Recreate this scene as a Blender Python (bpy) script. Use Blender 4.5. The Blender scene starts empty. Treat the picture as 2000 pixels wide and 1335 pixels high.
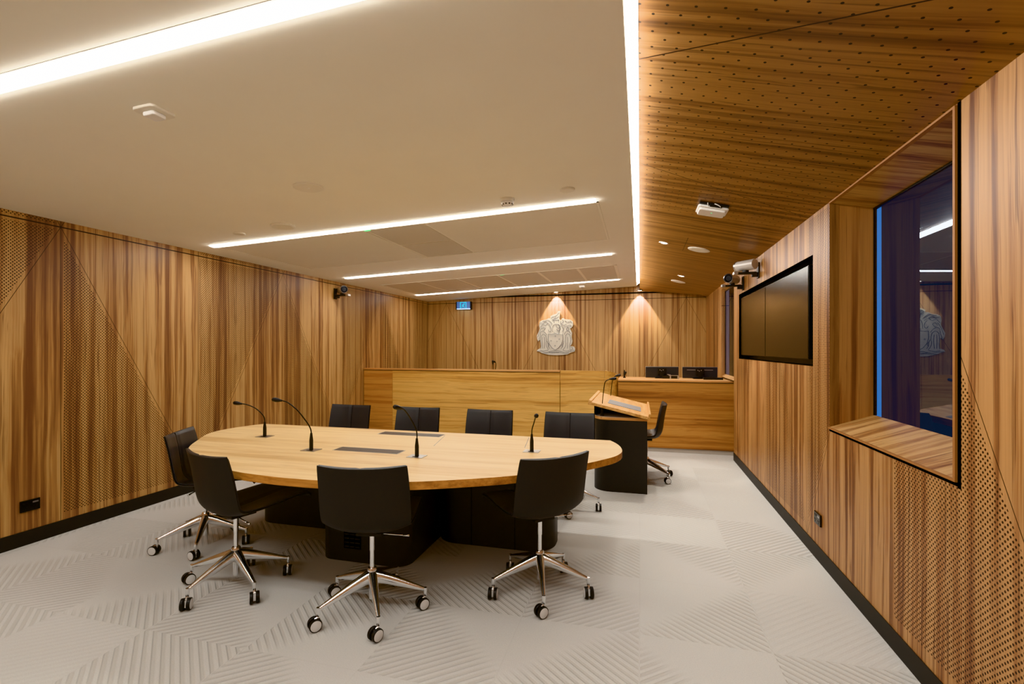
import bpy, bmesh, math, random
from mathutils import Vector, Matrix
PI = math.pi
scene = bpy.context.scene
COL = scene.collection
random.seed(4)

# ------------------------------------------------------------------ room numbers (metres)
XL, XR = -4.38, 1.182            # side walls
YF, YN = 9.5, -2.2               # far wall, wall behind the camera
EYE = 1.45
ZTOP = 2.398                     # groove line round the panelling
def zc_white(x): return EYE + .995 + .043*(x + 4.38)      # plaster ceiling, rises to the right
def zc_wood(x): return EYE + .942 + .235*(XR - x)          # timber ceiling, rises to the left
XC = -.055                       # right edge of the plaster ceiling

# ------------------------------------------------------------------ object helpers
def link(o, parent=None):
    COL.objects.link(o)
    if parent is not None: o.parent = parent
    return o
def obj(name, bm, mats, parent=None, smooth=False, loc=None, rot=None, bevel=0, auto=None, recalc=True):
    me = bpy.data.meshes.new(name)
    if recalc: bmesh.ops.recalc_face_normals(bm, faces=bm.faces)
    bm.to_mesh(me); bm.free()
    for m in (mats if isinstance(mats, (list, tuple)) else [mats]): me.materials.append(m)
    if smooth:
        for p in me.polygons: p.use_smooth = True
    o = bpy.data.objects.new(name, me)
    link(o, parent)
    if loc is not None: o.location = loc
    if rot is not None: o.rotation_euler = rot
    if bevel:
        b = o.modifiers.new('bevel', 'BEVEL'); b.width = bevel; b.segments = 2; b.limit_method = 'ANGLE'; b.angle_limit = .6
    if auto is not None and smooth:
        me.set_sharp_from_angle(angle=auto)
    return o
def empty(name, loc=(0, 0, 0), rz=0, rot=None):
    o = bpy.data.objects.new(name, None); o.empty_display_size = .1
    link(o); o.location = loc; o.rotation_euler = rot if rot else (0, 0, rz)
    return o
def tag(o, label, cat, group=None):
    o['label'] = label; o['category'] = cat
    if group: o['group'] = group
    return o
def thing(name, label, cat, loc=(0, 0, 0), rz=0, group=None, rot=None):
    return tag(empty(name, loc, rz, rot), label, cat, group)
def struct(o):
    o['kind'] = 'structure'; return o
def copy_tree(o, parent=None):
    c = o.copy(); COL.objects.link(c)
    if parent is not None: c.parent = parent
    for ch in list(o.children): copy_tree(ch, c)
    return c

# ------------------------------------------------------------------ mesh helpers
def BM(): return bmesh.new()
def box(bm, x0, x1, y0, y1, z0, z1, mi=0, M=None):
    vs = [bm.verts.new((x, y, z)) for z in (z0, z1) for y in (y0, y1) for x in (x0, x1)]
    for q in ((0, 2, 3, 1), (4, 5, 7, 6), (0, 1, 5, 4), (2, 6, 7, 3), (0, 4, 6, 2), (1, 3, 7, 5)):
        f = bm.faces.new([vs[i] for i in q]); f.material_index = mi
    if M is not None:
        for v in vs: v.co = M @ v.co
    return vs
def prism(bm, pts, z0, z1, mi=0, M=None, sidemi=None):
    a = [bm.verts.new((p[0], p[1], z0)) for p in pts]; b = [bm.verts.new((p[0], p[1], z1)) for p in pts]
    n = len(pts)
    f = bm.faces.new(a[::-1]); f.material_index = mi
    f = bm.faces.new(b); f.material_index = mi
    for i in range(n):
        f = bm.faces.new((a[i], a[(i+1) % n], b[(i+1) % n], b[i])); f.material_index = mi if sidemi is None else sidemi
    if M is not None:
        for v in a + b: v.co = M @ v.co
    return a + b
def quad(bm, pts, mi=0):
    f = bm.faces.new([bm.verts.new(p) for p in pts]); f.material_index = mi; return f
def tube(bm, path, rad, seg=10, mi=0, cap=True):
    pts = [Vector(p) for p in path]; n = len(pts)
    rs = rad if isinstance(rad, (list, tuple)) else [rad]*n
    rings = []; up = None
    for i in range(n):
        d = (pts[min(i+1, n-1)] - pts[max(i-1, 0)]).normalized()
        if up is None:
            up = Vector((0, 0, 1)) if abs(d.z) < .9 else Vector((0, 1, 0))
        a = d.cross(up).normalized(); b = a.cross(d).normalized(); up = b
        rings.append([bm.verts.new(pts[i] + rs[i]*(math.cos(t)*a + math.sin(t)*b)) for t in [2*PI*k/seg for k in range(seg)]])
    for i in range(n-1):
        for k in range(seg):
            f = bm.faces.new((rings[i][k], rings[i][(k+1) % seg], rings[i+1][(k+1) % seg], rings[i+1][k])); f.material_index = mi
    if cap:
        for r in (rings[0][::-1], rings[-1]):
            f = bm.faces.new(r); f.material_index = mi
def lathe(bm, prof, seg=32, mi=0, M=None, mis=None, cap=True):
    """prof: (r, z) from bottom to top, closed with caps"""
    allv = []; rings = []
    for r, z in prof:
        ring = [bm.verts.new((r*math.cos(2*PI*k/seg), r*math.sin(2*PI*k/seg), z)) for k in range(seg)]
        rings.append(ring); allv += ring
    for i in range(len(prof)-1):
        for k in range(seg):
            f = bm.faces.new((rings[i][k], rings[i][(k+1) % seg], rings[i+1][(k+1) % seg], rings[i+1][k]))
            f.material_index = mis[i] if mis else mi
    if cap:
        f = bm.faces.new(rings[0][::-1]); f.material_index = mis[0] if mis else mi
        f = bm.faces.new(rings[-1]); f.material_index = mis[-1] if mis else mi
    if M is not None:
        for v in allv: v.co = M @ v.co
def smoothpath(pts, n=8):
    """Catmull-Rom through pts (2D or 3D)"""
    P = [Vector(p) for p in pts]; out = []
    for i in range(len(P)-1):
        p0, p1, p2, p3 = P[max(i-1, 0)], P[i], P[i+1], P[min(i+2, len(P)-1)]
        for k in range(n):
            t = k/n
            out.append(.5*((2*p1) + (p2-p0)*t + (2*p0-5*p1+4*p2-p3)*t*t + (3*p1-p0-3*p2+p3)*t**3))
    out.append(P[-1]); return out
def rrect(x0, x1, y0, y1, r, n=6):
    out = []
    for cx, cy, a in ((x1-r, y1-r, 0), (x0+r, y1-r, PI/2), (x0+r, y0+r, PI), (x1-r, y0+r, 3*PI/2)):
        for k in range(n+1):
            t = a + PI/2*k/n; out.append((cx + r*math.cos(t), cy + r*math.sin(t)))
    return out

# ------------------------------------------------------------------ node helpers
class S:
    """wraps a float socket so that node maths can be written as python"""
    def __init__(s, nt, k): s.nt, s.k = nt, k
    def _m(s, op, *a):
        n = s.nt.nodes.new('ShaderNodeMath'); n.operation = op
        for i, v in enumerate((s,) + a):
            if isinstance(v, S): s.nt.links.new(v.k, n.inputs[i])
            else: n.inputs[i].default_value = v
        return S(s.nt, n.outputs[0])
    def __add__(s, o): return s._m('ADD', o)
    __radd__ = __add__
    def __sub__(s, o): return s._m('SUBTRACT', o)
    def __rsub__(s, o): return (s*-1.) + o
    def __mul__(s, o): return s._m('MULTIPLY', o)
    __rmul__ = __mul__
    def __truediv__(s, o): return s._m('DIVIDE', o)
    def floor(s): return s._m('FLOOR')
    def fract(s): return s._m('FRACT')
    def abs(s): return s._m('ABSOLUTE')
    def gt(s, o): return s._m('GREATER_THAN', o)
    def lt(s, o): return s._m('LESS_THAN', o)
    def mn(s, o): return s._m('MINIMUM', o)
    def mx(s, o): return s._m('MAXIMUM', o)
    def sqrt(s): return s._m('SQRT')
    def sin(s): return s._m('SINE')
    def mod2(s): return s._m('FLOORED_MODULO', 2.0)
    def step(s, a, b):
        n = s.nt.nodes.new('ShaderNodeMapRange'); n.interpolation_type = 'SMOOTHSTEP'
        s.nt.links.new(s.k, n.inputs[0]); n.inputs[1].default_value = a; n.inputs[2].default_value = b
        n.inputs[3].default_value = 0; n.inputs[4].default_value = 1
        return S(s.nt, n.outputs[0])
def mix(t, a, b): return a + (b - a)*t
def new_mat(name):
    m = bpy.data.materials.new(name); m.use_nodes = True
    nt = m.node_tree; bs = nt.nodes['Principled BSDF']
    return m, nt, bs
def coords(nt):
    tc = nt.nodes.new('ShaderNodeTexCoord'); sp = nt.nodes.new('ShaderNodeSeparateXYZ')
    nt.links.new(tc.outputs['Object'], sp.inputs[0])
    return [S(nt, sp.outputs[i]) for i in range(3)]
def vec(nt, x, y, z):
    n = nt.nodes.new('ShaderNodeCombineXYZ')
    for i, v in enumerate((x, y, z)):
        if isinstance(v, S): nt.links.new(v.k, n.inputs[i])
        else: n.inputs[i].default_value = v
    return n.outputs[0]
def noise(nt, v, scale, detail=2, rough=.5):
    n = nt.nodes.new('ShaderNodeTexNoise'); nt.links.new(v, n.inputs['Vector'])
    n.inputs['Scale'].default_value = scale; n.inputs['Detail'].default_value = detail; n.inputs['Roughness'].default_value = rough
    return S(nt, n.outputs[0])
def rgbmix(nt, fac, a, b, mode='MIX'):
    n = nt.nodes.new('ShaderNodeMix'); n.data_type = 'RGBA'; n.blend_type = mode
    for i, v in ((0, fac), (6, a), (7, b)):
        if isinstance(v, S): nt.links.new(v.k, n.inputs[i])
        elif hasattr(v, 'is_linked'): nt.links.new(v, n.inputs[i])
        elif i == 0: n.inputs[i].default_value = v
        else: n.inputs[i].default_value = (v[0], v[1], v[2], 1)
    return n.outputs[2]
def ramp(nt, fac, stops):
    n = nt.nodes.new('ShaderNodeValToRGB'); cr = n.color_ramp
    while len(cr.elements) < len(stops): cr.elements.new(.5)
    for e, (p, c) in zip(cr.elements, stops): e.position = p; e.color = (c[0], c[1], c[2], 1)
    nt.links.new(fac.k, n.inputs[0]); return n.outputs[0]
def lin(r, g, b):
    f = lambda v: (v/255/12.92) if v/255 <= .04045 else ((v/255+.055)/1.055)**2.4
    return (f(r), f(g), f(b))
def plain(name, col, rough=.5, metal=0, spec=.5, emit=None, es=0):
    m, nt, b = new_mat(name)
    b.inputs['Base Color'].default_value = (*col, 1); b.inputs['Roughness'].default_value = rough
    b.inputs['Metallic'].default_value = metal; b.inputs['Specular IOR Level'].default_value = spec
    if emit: b.inputs['Emission Color'].default_value = (*emit, 1); b.inputs['Emission Strength'].default_value = es
    return m
def textured(name, col, rough, scale=60, amt=.12, bump=0, metal=0, spec=.5):
    m, nt, b = new_mat(name); x, y, z = coords(nt)
    n = noise(nt, vec(nt, x, y, z), scale, 3)
    nt.links.new(rgbmix(nt, n, [c*(1-amt) for c in col], [min(1, c*(1+amt)) for c in col]), b.inputs['Base Color'])
    b.inputs['Roughness'].default_value = rough; b.inputs['Metallic'].default_value = metal; b.inputs['Specular IOR Level'].default_value = spec
    if bump:
        bn = nt.nodes.new('ShaderNodeBump'); bn.inputs['Strength'].default_value = bump; bn.inputs['Distance'].default_value = .002
        nt.links.new(n.k, bn.inputs['Height']); nt.links.new(bn.outputs[0], b.inputs['Normal'])
    return m

def wood_colour(nt, xyz, along, light, mid, dark, seed=0, sc=1., contrast=1., al=.014, warp=.07, flat=None):
    ax = [c*.02 if i == flat else c for i, c in enumerate(xyz)]
    q = [c + seed*1.37*(i+1) for i, c in enumerate(ax)]
    s = [c*al if i == along else c for i, c in enumerate(q)]
    slow = [c*.35 if i == along else c for i, c in enumerate(q)]
    w = noise(nt, vec(nt, *slow), 1.9, 3) - .5
    p = [c if i == along else c + w*warp for i, c in enumerate(s)]
    v = vec(nt, *p)
    broad = noise(nt, v, 3.2*sc, 2)
    streak = noise(nt, v, 15*sc, 5, .66)
    fine = noise(nt, v, 85*sc, 3, .6)
    k = (streak - .5)*2.5*contrast + (broad - .5)*1.0*contrast + .45
    base = ramp(nt, k, [(.0, dark), (.20, [a*.6+b*.4 for a, b in zip(dark, mid)]), (.36, mid), (.52, light), (1., [min(1, c*1.10) for c in light])])
    thin = noise(nt, v, 40*sc, 3, .55)
    base = rgbmix(nt, thin.step(.57, .65)*.6*contrast, base, dark)
    return rgbmix(nt, fine.step(.35, .75), base, rgbmix(nt, .22, base, dark)), fine
GUM_L, GUM_M, GUM_D = lin(193, 155, 107), lin(174, 131, 87), lin(116, 79, 56)
def wood(name, along, light=GUM_L, mid=GUM_M, dark=GUM_D, seed=0, sc=1., contrast=1., rough=.42, al=.014, seam=None, spec=.4, warp=.07, flat=None):
    m, nt, b = new_mat(name); xyz = coords(nt)
    c, fine = wood_colour(nt, xyz, along, light, mid, dark, seed, sc, contrast, al, warp, flat)
    if seam: c = seam(nt, xyz, c)
    nt.links.new(c, b.inputs['Base Color']); b.inputs['Roughness'].default_value = rough; b.inputs['Specular IOR Level'].default_value = spec
    return m
def panel_seams(axis, y0, per, zb, zt, kind, holes=True, groove=True, upto=None):
    """sheet joints, diagonal joints and the drilled triangles of the acoustic panelling; axis is the horizontal axis"""
    def f(nt, xyz, col):
        y, z = xyz[axis], xyz[2]
        s = (y - y0)/per; k = s.floor(); fr = s - k; odd = k.mod2()
        t = 1 - ((z - zb)/(zt - zb) - 1).abs()                 # the pattern mirrors above the groove
        if kind == 'a': d = mix(odd, (1 - fr) - t, t - fr)
        else: d = mix(odd, t - (1 - fr), fr - t)
        line = d.abs().lt(.0017)
        edge = fr.mn(1 - fr)
        line = line.mx(edge.lt(.0016))
        if groove:
            line = line.mx((z - zt).abs().lt(.0048))
        dark = lin(38, 20, 12)
        if holes:
            p, q = y/.024, z/.024
            a1 = ((p + .5).fract() - .5); b1 = ((q + .5).fract() - .5)
            a2 = p.fract() - .5; b2 = q.fract() - .5
            r = (a1*a1 + b1*b1).mn(a2*a2 + b2*b2).sqrt()*.024
            hole = r.lt(.0047)*d.gt(.022)*edge.gt(.018)*z.gt(.16)*(z - zt).abs().gt(.022)
            col = rgbmix(nt, hole, col, lin(46, 26, 16))
        return rgbmix(nt, line, col, dark)
    return f

# ------------------------------------------------------------------ materials
M = {}
M['wall_left'] = wood('gum_panelling_left', 2, seed=1, sc=1.2, seam=panel_seams(1, 2.735, 1.215, .1, ZTOP, 'a'))
M['wall_right'] = wood('gum_panelling_right', 2, lin(180, 137, 92), lin(158, 112, 73), lin(104, 66, 46), seed=6.3, sc=1.1, contrast=1.15, seam=panel_seams(1, 2.728, 1.22, .1, 2.392, 'b', groove=False))
M['wall_far'] = wood('gum_panelling_far', 2, seed=5, sc=1.25, warp=.03, al=.010, seam=panel_seams(0, -1.56-2.4, 1.2, .1, ZTOP, 'a', holes=False))
M['reveal_v'] = wood('gum_reveal_upright', 2, lin(176, 130, 84), lin(152, 104, 64), lin(100, 62, 40), seed=8)
M['reveal_h'] = wood('gum_reveal_level', 0, seed=9, al=.06, flat=2)
M['edge'] = plain('gum_edge', lin(158, 110, 68), .55)
def ceil_seams(nt, xyz, col):
    x, y = xyz[0], xyz[1]
    l1 = (y - (2.10 - x*.50)).abs().lt(.004)
    l2 = (y - (3.278 + x*.54)).abs().lt(.004)
    l3 = (y - 4.725).abs().lt(.006)*x.gt(.03)
    l4 = (x - .47).abs().lt(.003)*(y - 5.45).abs().lt(.33)
    p, q = x/.094, y/.098
    a1 = ((p + .5).fract() - .5); b1 = ((q + .5).fract() - .5); a2 = p.fract() - .5; b2 = q.fract() - .5
    r = (a1*a1 + b1*b1).mn(a2*a2 + b2*b2).sqrt()*.096
    hole = r.lt(.0056)*(y - (4.3)).lt(0.)
    col = rgbmix(nt, hole, col, lin(30, 16, 8))
    return rgbmix(nt, l1.mx(l2).mx(l3).mx(l4), col, lin(46, 24, 12))
M['ceil_wood'] = wood('gum_ceiling', 0, lin(156, 116, 70), lin(136, 96, 54), lin(88, 58, 32), seed=12, seam=ceil_seams, al=.012, rough=.36, contrast=.95, sc=.95, warp=.10, flat=2)
BEN_L, BEN_M, BEN_D = lin(220, 178, 110), lin(208, 160, 92), lin(146, 98, 54)
M['bench'] = wood('bench_veneer', 0, BEN_L, BEN_M, BEN_D, seed=20, al=.016, sc=1.1, contrast=.6, warp=.10)
M['bench2'] = wood('bench_veneer_warm', 0, lin(200, 148, 88), lin(180, 122, 68), lin(120, 74, 40), seed=27, al=.016, sc=1.1, contrast=.6, warp=.10)
M['desk'] = wood('desk_veneer', 0, lin(188, 138, 80), lin(166, 112, 60), lin(112, 68, 36), seed=33, al=.016, sc=1.1, contrast=.68, warp=.10)
M['cap'] = wood('bench_cap', 0, lin(214, 166, 112), lin(198, 146, 94), lin(150, 100, 60), seed=35, al=.05, contrast=.5)
M['table'] = wood('table_veneer', 0, lin(226, 198, 150), lin(215, 182, 130), lin(178, 138, 90), seed=41, al=.045, sc=.9, contrast=.5, warp=.1, rough=.36)
M['table_edge'] = wood('table_edge', 0, lin(200, 146, 84), lin(180, 124, 66), lin(124, 78, 40), seed=44, al=.09, sc=1.2, contrast=.6)
M['lectern_wood'] = wood('lectern_wood', 1, lin(220, 176, 118), lin(204, 154, 96), lin(156, 108, 62), seed=47, al=.09, contrast=.6)
M['plaster'] = textured('plaster', (.86, .815, .70), .85, 3, .02)
M['panel_metal'] = textured('ceiling_panel_paint', (.80, .755, .645), .6, 4, .02)
def grille_mat():
    m, nt, b = new_mat('perforated_panel'); x, y, z = coords(nt)
    a = (x/.012).fract() - .5; c = (y/.012).fract() - .5
    h = (a*a + c*c).sqrt().lt(.26)
    nt.links.new(rgbmix(nt, h, (.72, .67, .57), (.42, .38, .31)), b.inputs['Base Color']); b.inputs['Roughness'].default_value = .6
    return m
M['grille'] = grille_mat()
M['white'] = plain('white_plastic', (.82, .80, .76), .4)
M['offwhite'] = plain('cream_plastic', (.78, .73, .62), .5)
M['black'] = plain('black_paint', (.011, .0105, .010), .45)
M['black_gloss'] = plain('black_gloss', (.006, .006, .006), .12)
M['void'] = plain('void', (.003, .003, .003), .9, spec=0)
M['skirting'] = textured('skirting', (.017, .016, .015), .5, 20, .1)
M['laminate'] = textured('charcoal_laminate', (.025, .0245, .0235), .42, 200, .1)
M['shell'] = textured('chair_shell', (.022, .0215, .021), .5, 250, .1)
M['leather'] = textured('chair_leather', (.048, .050, .055), .36, 420, .15, bump=.2)
M['seam'] = plain('chair_piping', (.006, .006, .007), .5)
M['chrome'] = plain('chrome', (.88, .89, .90), .2, 1)
M['steel'] = plain('brushed_steel', (.55, .54, .53), .3, 1)
M['disc'] = plain('caster_disc', (.72, .72, .71), .4, .0)
M['tyre'] = plain('tyre', (.008, .008, .008), .45)
M['screen'] = plain('screen_glass', (.012, .009, .006), .26, spec=.2)
M['bezel'] = plain('bezel', (.006, .006, .006), .35)
M['lamp'] = plain('lamp_diffuser', (.9, .9, .9), .5, emit=(.99, .985, .955), es=38)
M['cove'] = plain('cove_diffuser', (.9, .9, .9), .5, emit=(1, .98, .93), es=46)
M['lens'] = plain('camera_lens', (.006, .006, .008), .45, spec=.25)
M['hot'] = plain('downlight_lens', (.9, .9, .9), .3, emit=(1, .9, .75), es=12)
M['greenled'] = plain('green_led', (.1, .6, .2), .4, emit=(.1, .9, .35), es=1.2)
M['grey_cushion'] = textured('grey_inlay', (.20, .195, .20), .5, 80, .1)
M['worktop'] = plain('grey_worktop', (.42, .40, .38), .35)
M['flap'] = textured('brown_flap', (.075, .055, .042), .35, 120, .2)
M['kick'] = plain('grey_plinth', (.42, .38, .33), .6)
M['monitor_back'] = plain('monitor_back', (.035, .038, .042), .32)
M['cam_body'] = plain('camera_grey', (.56, .52, .48), .35, .2)
M['emblem'] = textured('emblem_silver', (.60, .565, .49), .38, 40, .06, metal=.15)
M['emblem_line'] = plain('emblem_lines', (.10, .10, .11), .45)
M['emblem_shade'] = plain('emblem_shade', (.34, .33, .31), .45)
M['exit_blue'] = plain('exit_face', (.03, .08, .22), .3, emit=(.08, .17, .42), es=.75)
M['exit_teal'] = plain('exit_pictogram', (.02, .4, .5), .3, emit=(.02, .46, .60), es=1.)
M['exit_edge'] = plain('exit_lamp', (.8, .9, 1), .3, emit=(.55, .8, 1), es=4)

def carpet():
    m, nt, b = new_mat('carpet_tiles'); x, y, z = coords(nt)
    T = .615
    u, v = x/T, (y - 2.53)/T
    cu, cv = u.floor(), v.floor(); fu, fv = u - cu, v - cv
    wn = nt.nodes.new('ShaderNodeTexWhiteNoise'); wn.noise_dimensions = '3D'
    nt.links.new(vec(nt, cu, cv, 3.3), wn.inputs['Vector'])
    sp = nt.nodes.new('ShaderNodeSeparateColor'); nt.links.new(wn.outputs['Color'], sp.inputs[0])
    r1, r2, r3 = (S(nt, sp.outputs[i]) for i in range(3))
    flip = (cu + cv).mod2()                                   # neighbours mirror each other into chevrons
    du = mix(flip, fu, 1 - fu)
    dia = du*.92 + fv*1.08                                    # distance along the diagonal
    rib = (dia*(2*PI*T/.0525)).sin()
    side = mix(r1.gt(.5), du - fv, fv - du)
    wide = side + r2*.7 - .1
    msk = wide.step(-.05, .28)*fu.mn(1 - fu).step(.0, .012)
    msk = msk*mix(r3.gt(.16), .25, 1.)
    n = noise(nt, vec(nt, x, y, z), 190, 4, .75)
    n2 = noise(nt, vec(nt, x, y, z), 3, 2)
    ribs = rib.step(-.75, .55)
    h = mix(msk, .75, ribs)
    base = rgbmix(nt, n, (.47, .465, .445), (.70, .69, .66))
    base = rgbmix(nt, n2*.18, base, (.52, .505, .475))
    base = rgbmix(nt, (1 - ribs)*msk*.30, base, (.40, .375, .335))
    edge = fu.mn(1 - fu).mn(fv.mn(1 - fv)).lt(.004)
    base = rgbmix(nt, edge*.10, base, (.36, .34, .31))
    nt.links.new(base, b.inputs['Base Color']); b.inputs['Roughness'].default_value = .95; b.inputs['Specular IOR Level'].default_value = .05
    bn = nt.nodes.new('ShaderNodeBump'); bn.inputs['Strength'].default_value = .65; bn.inputs['Distance'].default_value = .006
    hh = h + n*.35
    nt.links.new(hh.k, bn.inputs['Height']); nt.links.new(bn.outputs[0], b.inputs['Normal'])
    return m
M['carpet'] = carpet()
def glass():
    m = bpy.data.materials.new('window_glass'); m.use_nodes = True; nt = m.node_tree; nt.nodes.clear()
    out = nt.nodes.new('ShaderNodeOutputMaterial'); mx = nt.nodes.new('ShaderNodeMixShader')
    tr = nt.nodes.new('ShaderNodeBsdfTransparent'); gl = nt.nodes.new('ShaderNodeBsdfGlossy'); gl.inputs['Roughness'].default_value = 0.004
    gl.inputs['Color'].default_value = (.78, .87, 1, 1)
    tr.inputs['Color'].default_value = (.8, .88, .95, 1)
    fr = nt.nodes.new('ShaderNodeFresnel'); fr.inputs['IOR'].default_value = 2.15
    nt.links.new(fr.outputs[0], mx.inputs[0]); nt.links.new(tr.outputs[0], mx.inputs[1]); nt.links.new(gl.outputs[0], mx.inputs[2]); nt.links.new(mx.outputs[0], out.inputs[0])
    return m
M['glass'] = glass()
def exterior():
    m, nt, b = new_mat('dusk_outside'); x, y, z = coords(nt)
    k = y/30
    c = ramp(nt, k, [(0, (.028, .035, .058)), (5.24/30, (.06, .27, .70)), (9/30, (.004, .004, .006)), (13.2/30, (.10, .11, .18)), (13.66/30, (.001, .001, .001))])
    nt.nodes[-1].color_ramp.interpolation = 'CONSTANT'
    b.inputs['Base Color'].default_value = (0, 0, 0, 1); b.inputs['Specular IOR Level'].default_value = 0
    nt.links.new(c, b.inputs['Emission Color']); b.inputs['Emission Strength'].default_value = 1.
    return m
M['exterior'] = exterior()

# ------------------------------------------------------------------ the room
bm = BM(); box(bm, XL-.1, XR+.5, YN-.1, YF+.1, -.08, 0); struct(obj('floor', bm, M['carpet']))
bm = BM(); box(bm, XL-.08, XL, YN, YF+.08, 0, 2.75); struct(obj('wall_left', bm, M['wall_left']))
bm = BM(); box(bm, XL, XR+.08, YF, YF+.08, 0, 2.505); struct(obj('wall_far', bm, M['wall_far']))
bm = BM(); box(bm, XL, XR+.4, YN-.08, YN, 0, 2.9); struct(obj('wall_near', bm, M['wall_far']))
W1 = (2.228, 3.522, .945, 2.385)     # window 1 opening: y0, y1, z0, z1
TV = (3.83, 6.46, 1.324, 2.111)      # niche of the two screens
W2 = (6.78, 7.77, 1.03, 2.33)        # window 2 opening
bm = BM()
ys = sorted({YN, W1[0], W1[1], TV[0], TV[1], W2[0], W2[1], YF})
for a, b in zip(ys[:-1], ys[1:]):
    segs = [(0, 2.46)]
    for w in (W1, TV):
        if abs(a - w[0]) < 1e-6: segs = [(0, w[2]), (w[3], 2.46)]
    if abs(a - W2[0]) < 1e-6: segs = [(W2[3], 2.46)]
    for z0, z1 in segs: box(bm, XR, XR+.055, a, b, z0, z1)
struct(obj('wall_right', bm, M['wall_right']))
bm = BM(); box(bm, XR+.055, XR+.075, W2[0], W2[1], 0, W2[2]); struct(obj('wall_recess', bm, M['wall_right']))
# plaster ceiling
bm = BM()
quad(bm, [(XL, YN, zc_white(XL)), (XC, YN, zc_white(XC)), (XC, YF-.02, zc_white(XC)), (XL, YF-.02, zc_white(XL))])
quad(bm, [(XC, YN, zc_white(XC)), (XC, YN, zc_white(XC)+.012), (XC, YF-.02, zc_white(XC)+.012), (XC, YF-.02, zc_white(XC))])
quad(bm, [(XL, YF-.02, zc_white(XL)), (XC, YF-.02, zc_white(XC)), (XC, YF-.02, zc_white(XC)+.06), (XL, YF-.02, zc_white(XL)+.06)])
struct(obj('ceiling', bm, M['plaster']))
# timber ceiling with the folded facet at its far end
bm = BM()
xw = -.004
quad(bm, [(xw, YN, zc_wood(xw)), (XR+.03, YN, zc_wood(XR+.03)), (XR+.03, 9.13, zc_wood(XR+.03)), (xw, 8.62, zc_wood(xw))])
quad(bm, [(xw, 8.62, zc_wood(xw)), (XR+.03, 9.13, zc_wood(XR+.03)), (XR+.03, YF, 2.39), (.9, YF-.03, 2.50), (xw, YF-.03, 2.545)])
struct(obj('ceiling_timber', bm, M['ceil_wood']))
bm = BM(); box(bm, XL-.1, XR+.6, YN-.1, YF+.2, 2.95, 3.0); struct(obj('ceiling_slab', bm, M['void']))
bm = BM(); box(bm, XL, XR+.1, YF+.004, YF+.07, 2.505, 2.95); struct(obj('wall_upper', bm, M['wall_far']))
bm = BM(); box(bm, XL, XR+.1, YF-.001, YF+.006, 2.498, 2.524); struct(obj('shadow_groove', bm, M['void']))  # flat black strip stands in for the shaded groove above the panelling
# skirtings
bm = BM(); box(bm, XL, XL+.008, YN, YF, 0, .105); struct(obj('baseboard_left', bm, M['skirting']))
bm = BM(); box(bm, XR-.006, XR, YN, W2[0], 0, .1); struct(obj('baseboard_right', bm, M['skirting']))
bm = BM(); box(bm, XL, XR, YF-.008, YF, 0, .1); struct(obj('baseboard_far', bm, M['skirting']))
# cove diffuser along the joint of the two ceilings
bm = BM()
a0 = (XC+.002, zc_white(XC)+.006); a1 = (xw-.002, zc_wood(xw)-.001)
quad(bm, [(a0[0], YN, a0[1]), (a1[0], YN, a1[1]), (a1[0], 9.28, a1[1]), (a0[0], 9.28, a0[1])])
tag(obj('cove_light', bm, M['cove']), 'continuous white cove light between plaster ceiling and timber ceiling', 'light')

# window 1: splayed lining, pane, edge strips
def window(name, w, xg, gap):
    y0, y1, z0, z1 = w
    e = struct(empty(name, (XR, y0, 0)))
    L = lambda x, y, z: (x - XR, y - y0, z)
    zg0, zg1 = z0 + .085*gap, z1 - .05*gap
    bm = BM(); quad(bm, [L(XR, y1, z0), L(xg, y1, zg0), L(xg, y1, zg1), L(XR, y1, z1)])
    quad(bm, [L(XR, y0, z0), L(xg, y0, zg0), L(xg, y0, zg1), L(XR, y0, z1)])
    obj('side_reveal', bm, M['reveal_v'], e)
    bm = BM(); quad(bm, [L(XR, y0, z0), L(XR, y1, z0), L(xg, y1, zg0), L(xg, y0, zg0)]); obj('window_sill', bm, M['reveal_h'], e)
    bm = BM(); quad(bm, [L(XR, y0, z1), L(XR, y1, z1), L(xg, y1, zg1), L(xg, y0, zg1)]); obj('head_reveal', bm, M['reveal_h'], e)
    bm = BM(); quad(bm, [L(xg-.002, y0, zg0), L(xg-.002, y0, zg1), L(xg-.002, y1, zg1), L(xg-.002, y1, zg0)]); obj('window_pane', bm, M['glass'], e, recalc=False)
    bm = BM()
    for a, b, c, d in ((y1-.012, y1, zg0, zg1), (y0, y0+.012, zg0, zg1), (y0, y1, zg1-.012, zg1)):
        box(bm, xg-.006-XR, xg+.01-XR, a-y0, b-y0, c, d)
    obj('window_frame', bm, M['black'], e)
    return e
w1 = window('window_1', W1, 1.43, 1)
bm = BM(); box(bm, -.010, .02, .0, .014, W1[2]-.010, W1[3]); box(bm, -.010, .02, .014, W1[1]-W1[0], W1[2]-.010, W1[2]); box(bm, -.004, .02, .014, W1[1]-W1[0], W1[3]-.004, W1[3]+.006)
obj('edge_strip', bm, M['edge'], w1)
bm = BM(); box(bm, -.0015, .001, -.020, -.001, W1[2]-.032, W1[3]+.01); box(bm, -.0015, .001, -.020, W1[1]-W1[0], W1[2]-.026, W1[2]-.013)
obj('shadow_gap', bm, M['void'], w1)
window('window_2', W2, 1.236, .45)
bm = BM(); quad(bm, [(2.2, -3, -.5), (2.2, 30, -.5), (2.2, 30, 4), (2.2, -3, 4)]); struct(obj('exterior', bm, M['exterior']))
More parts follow.
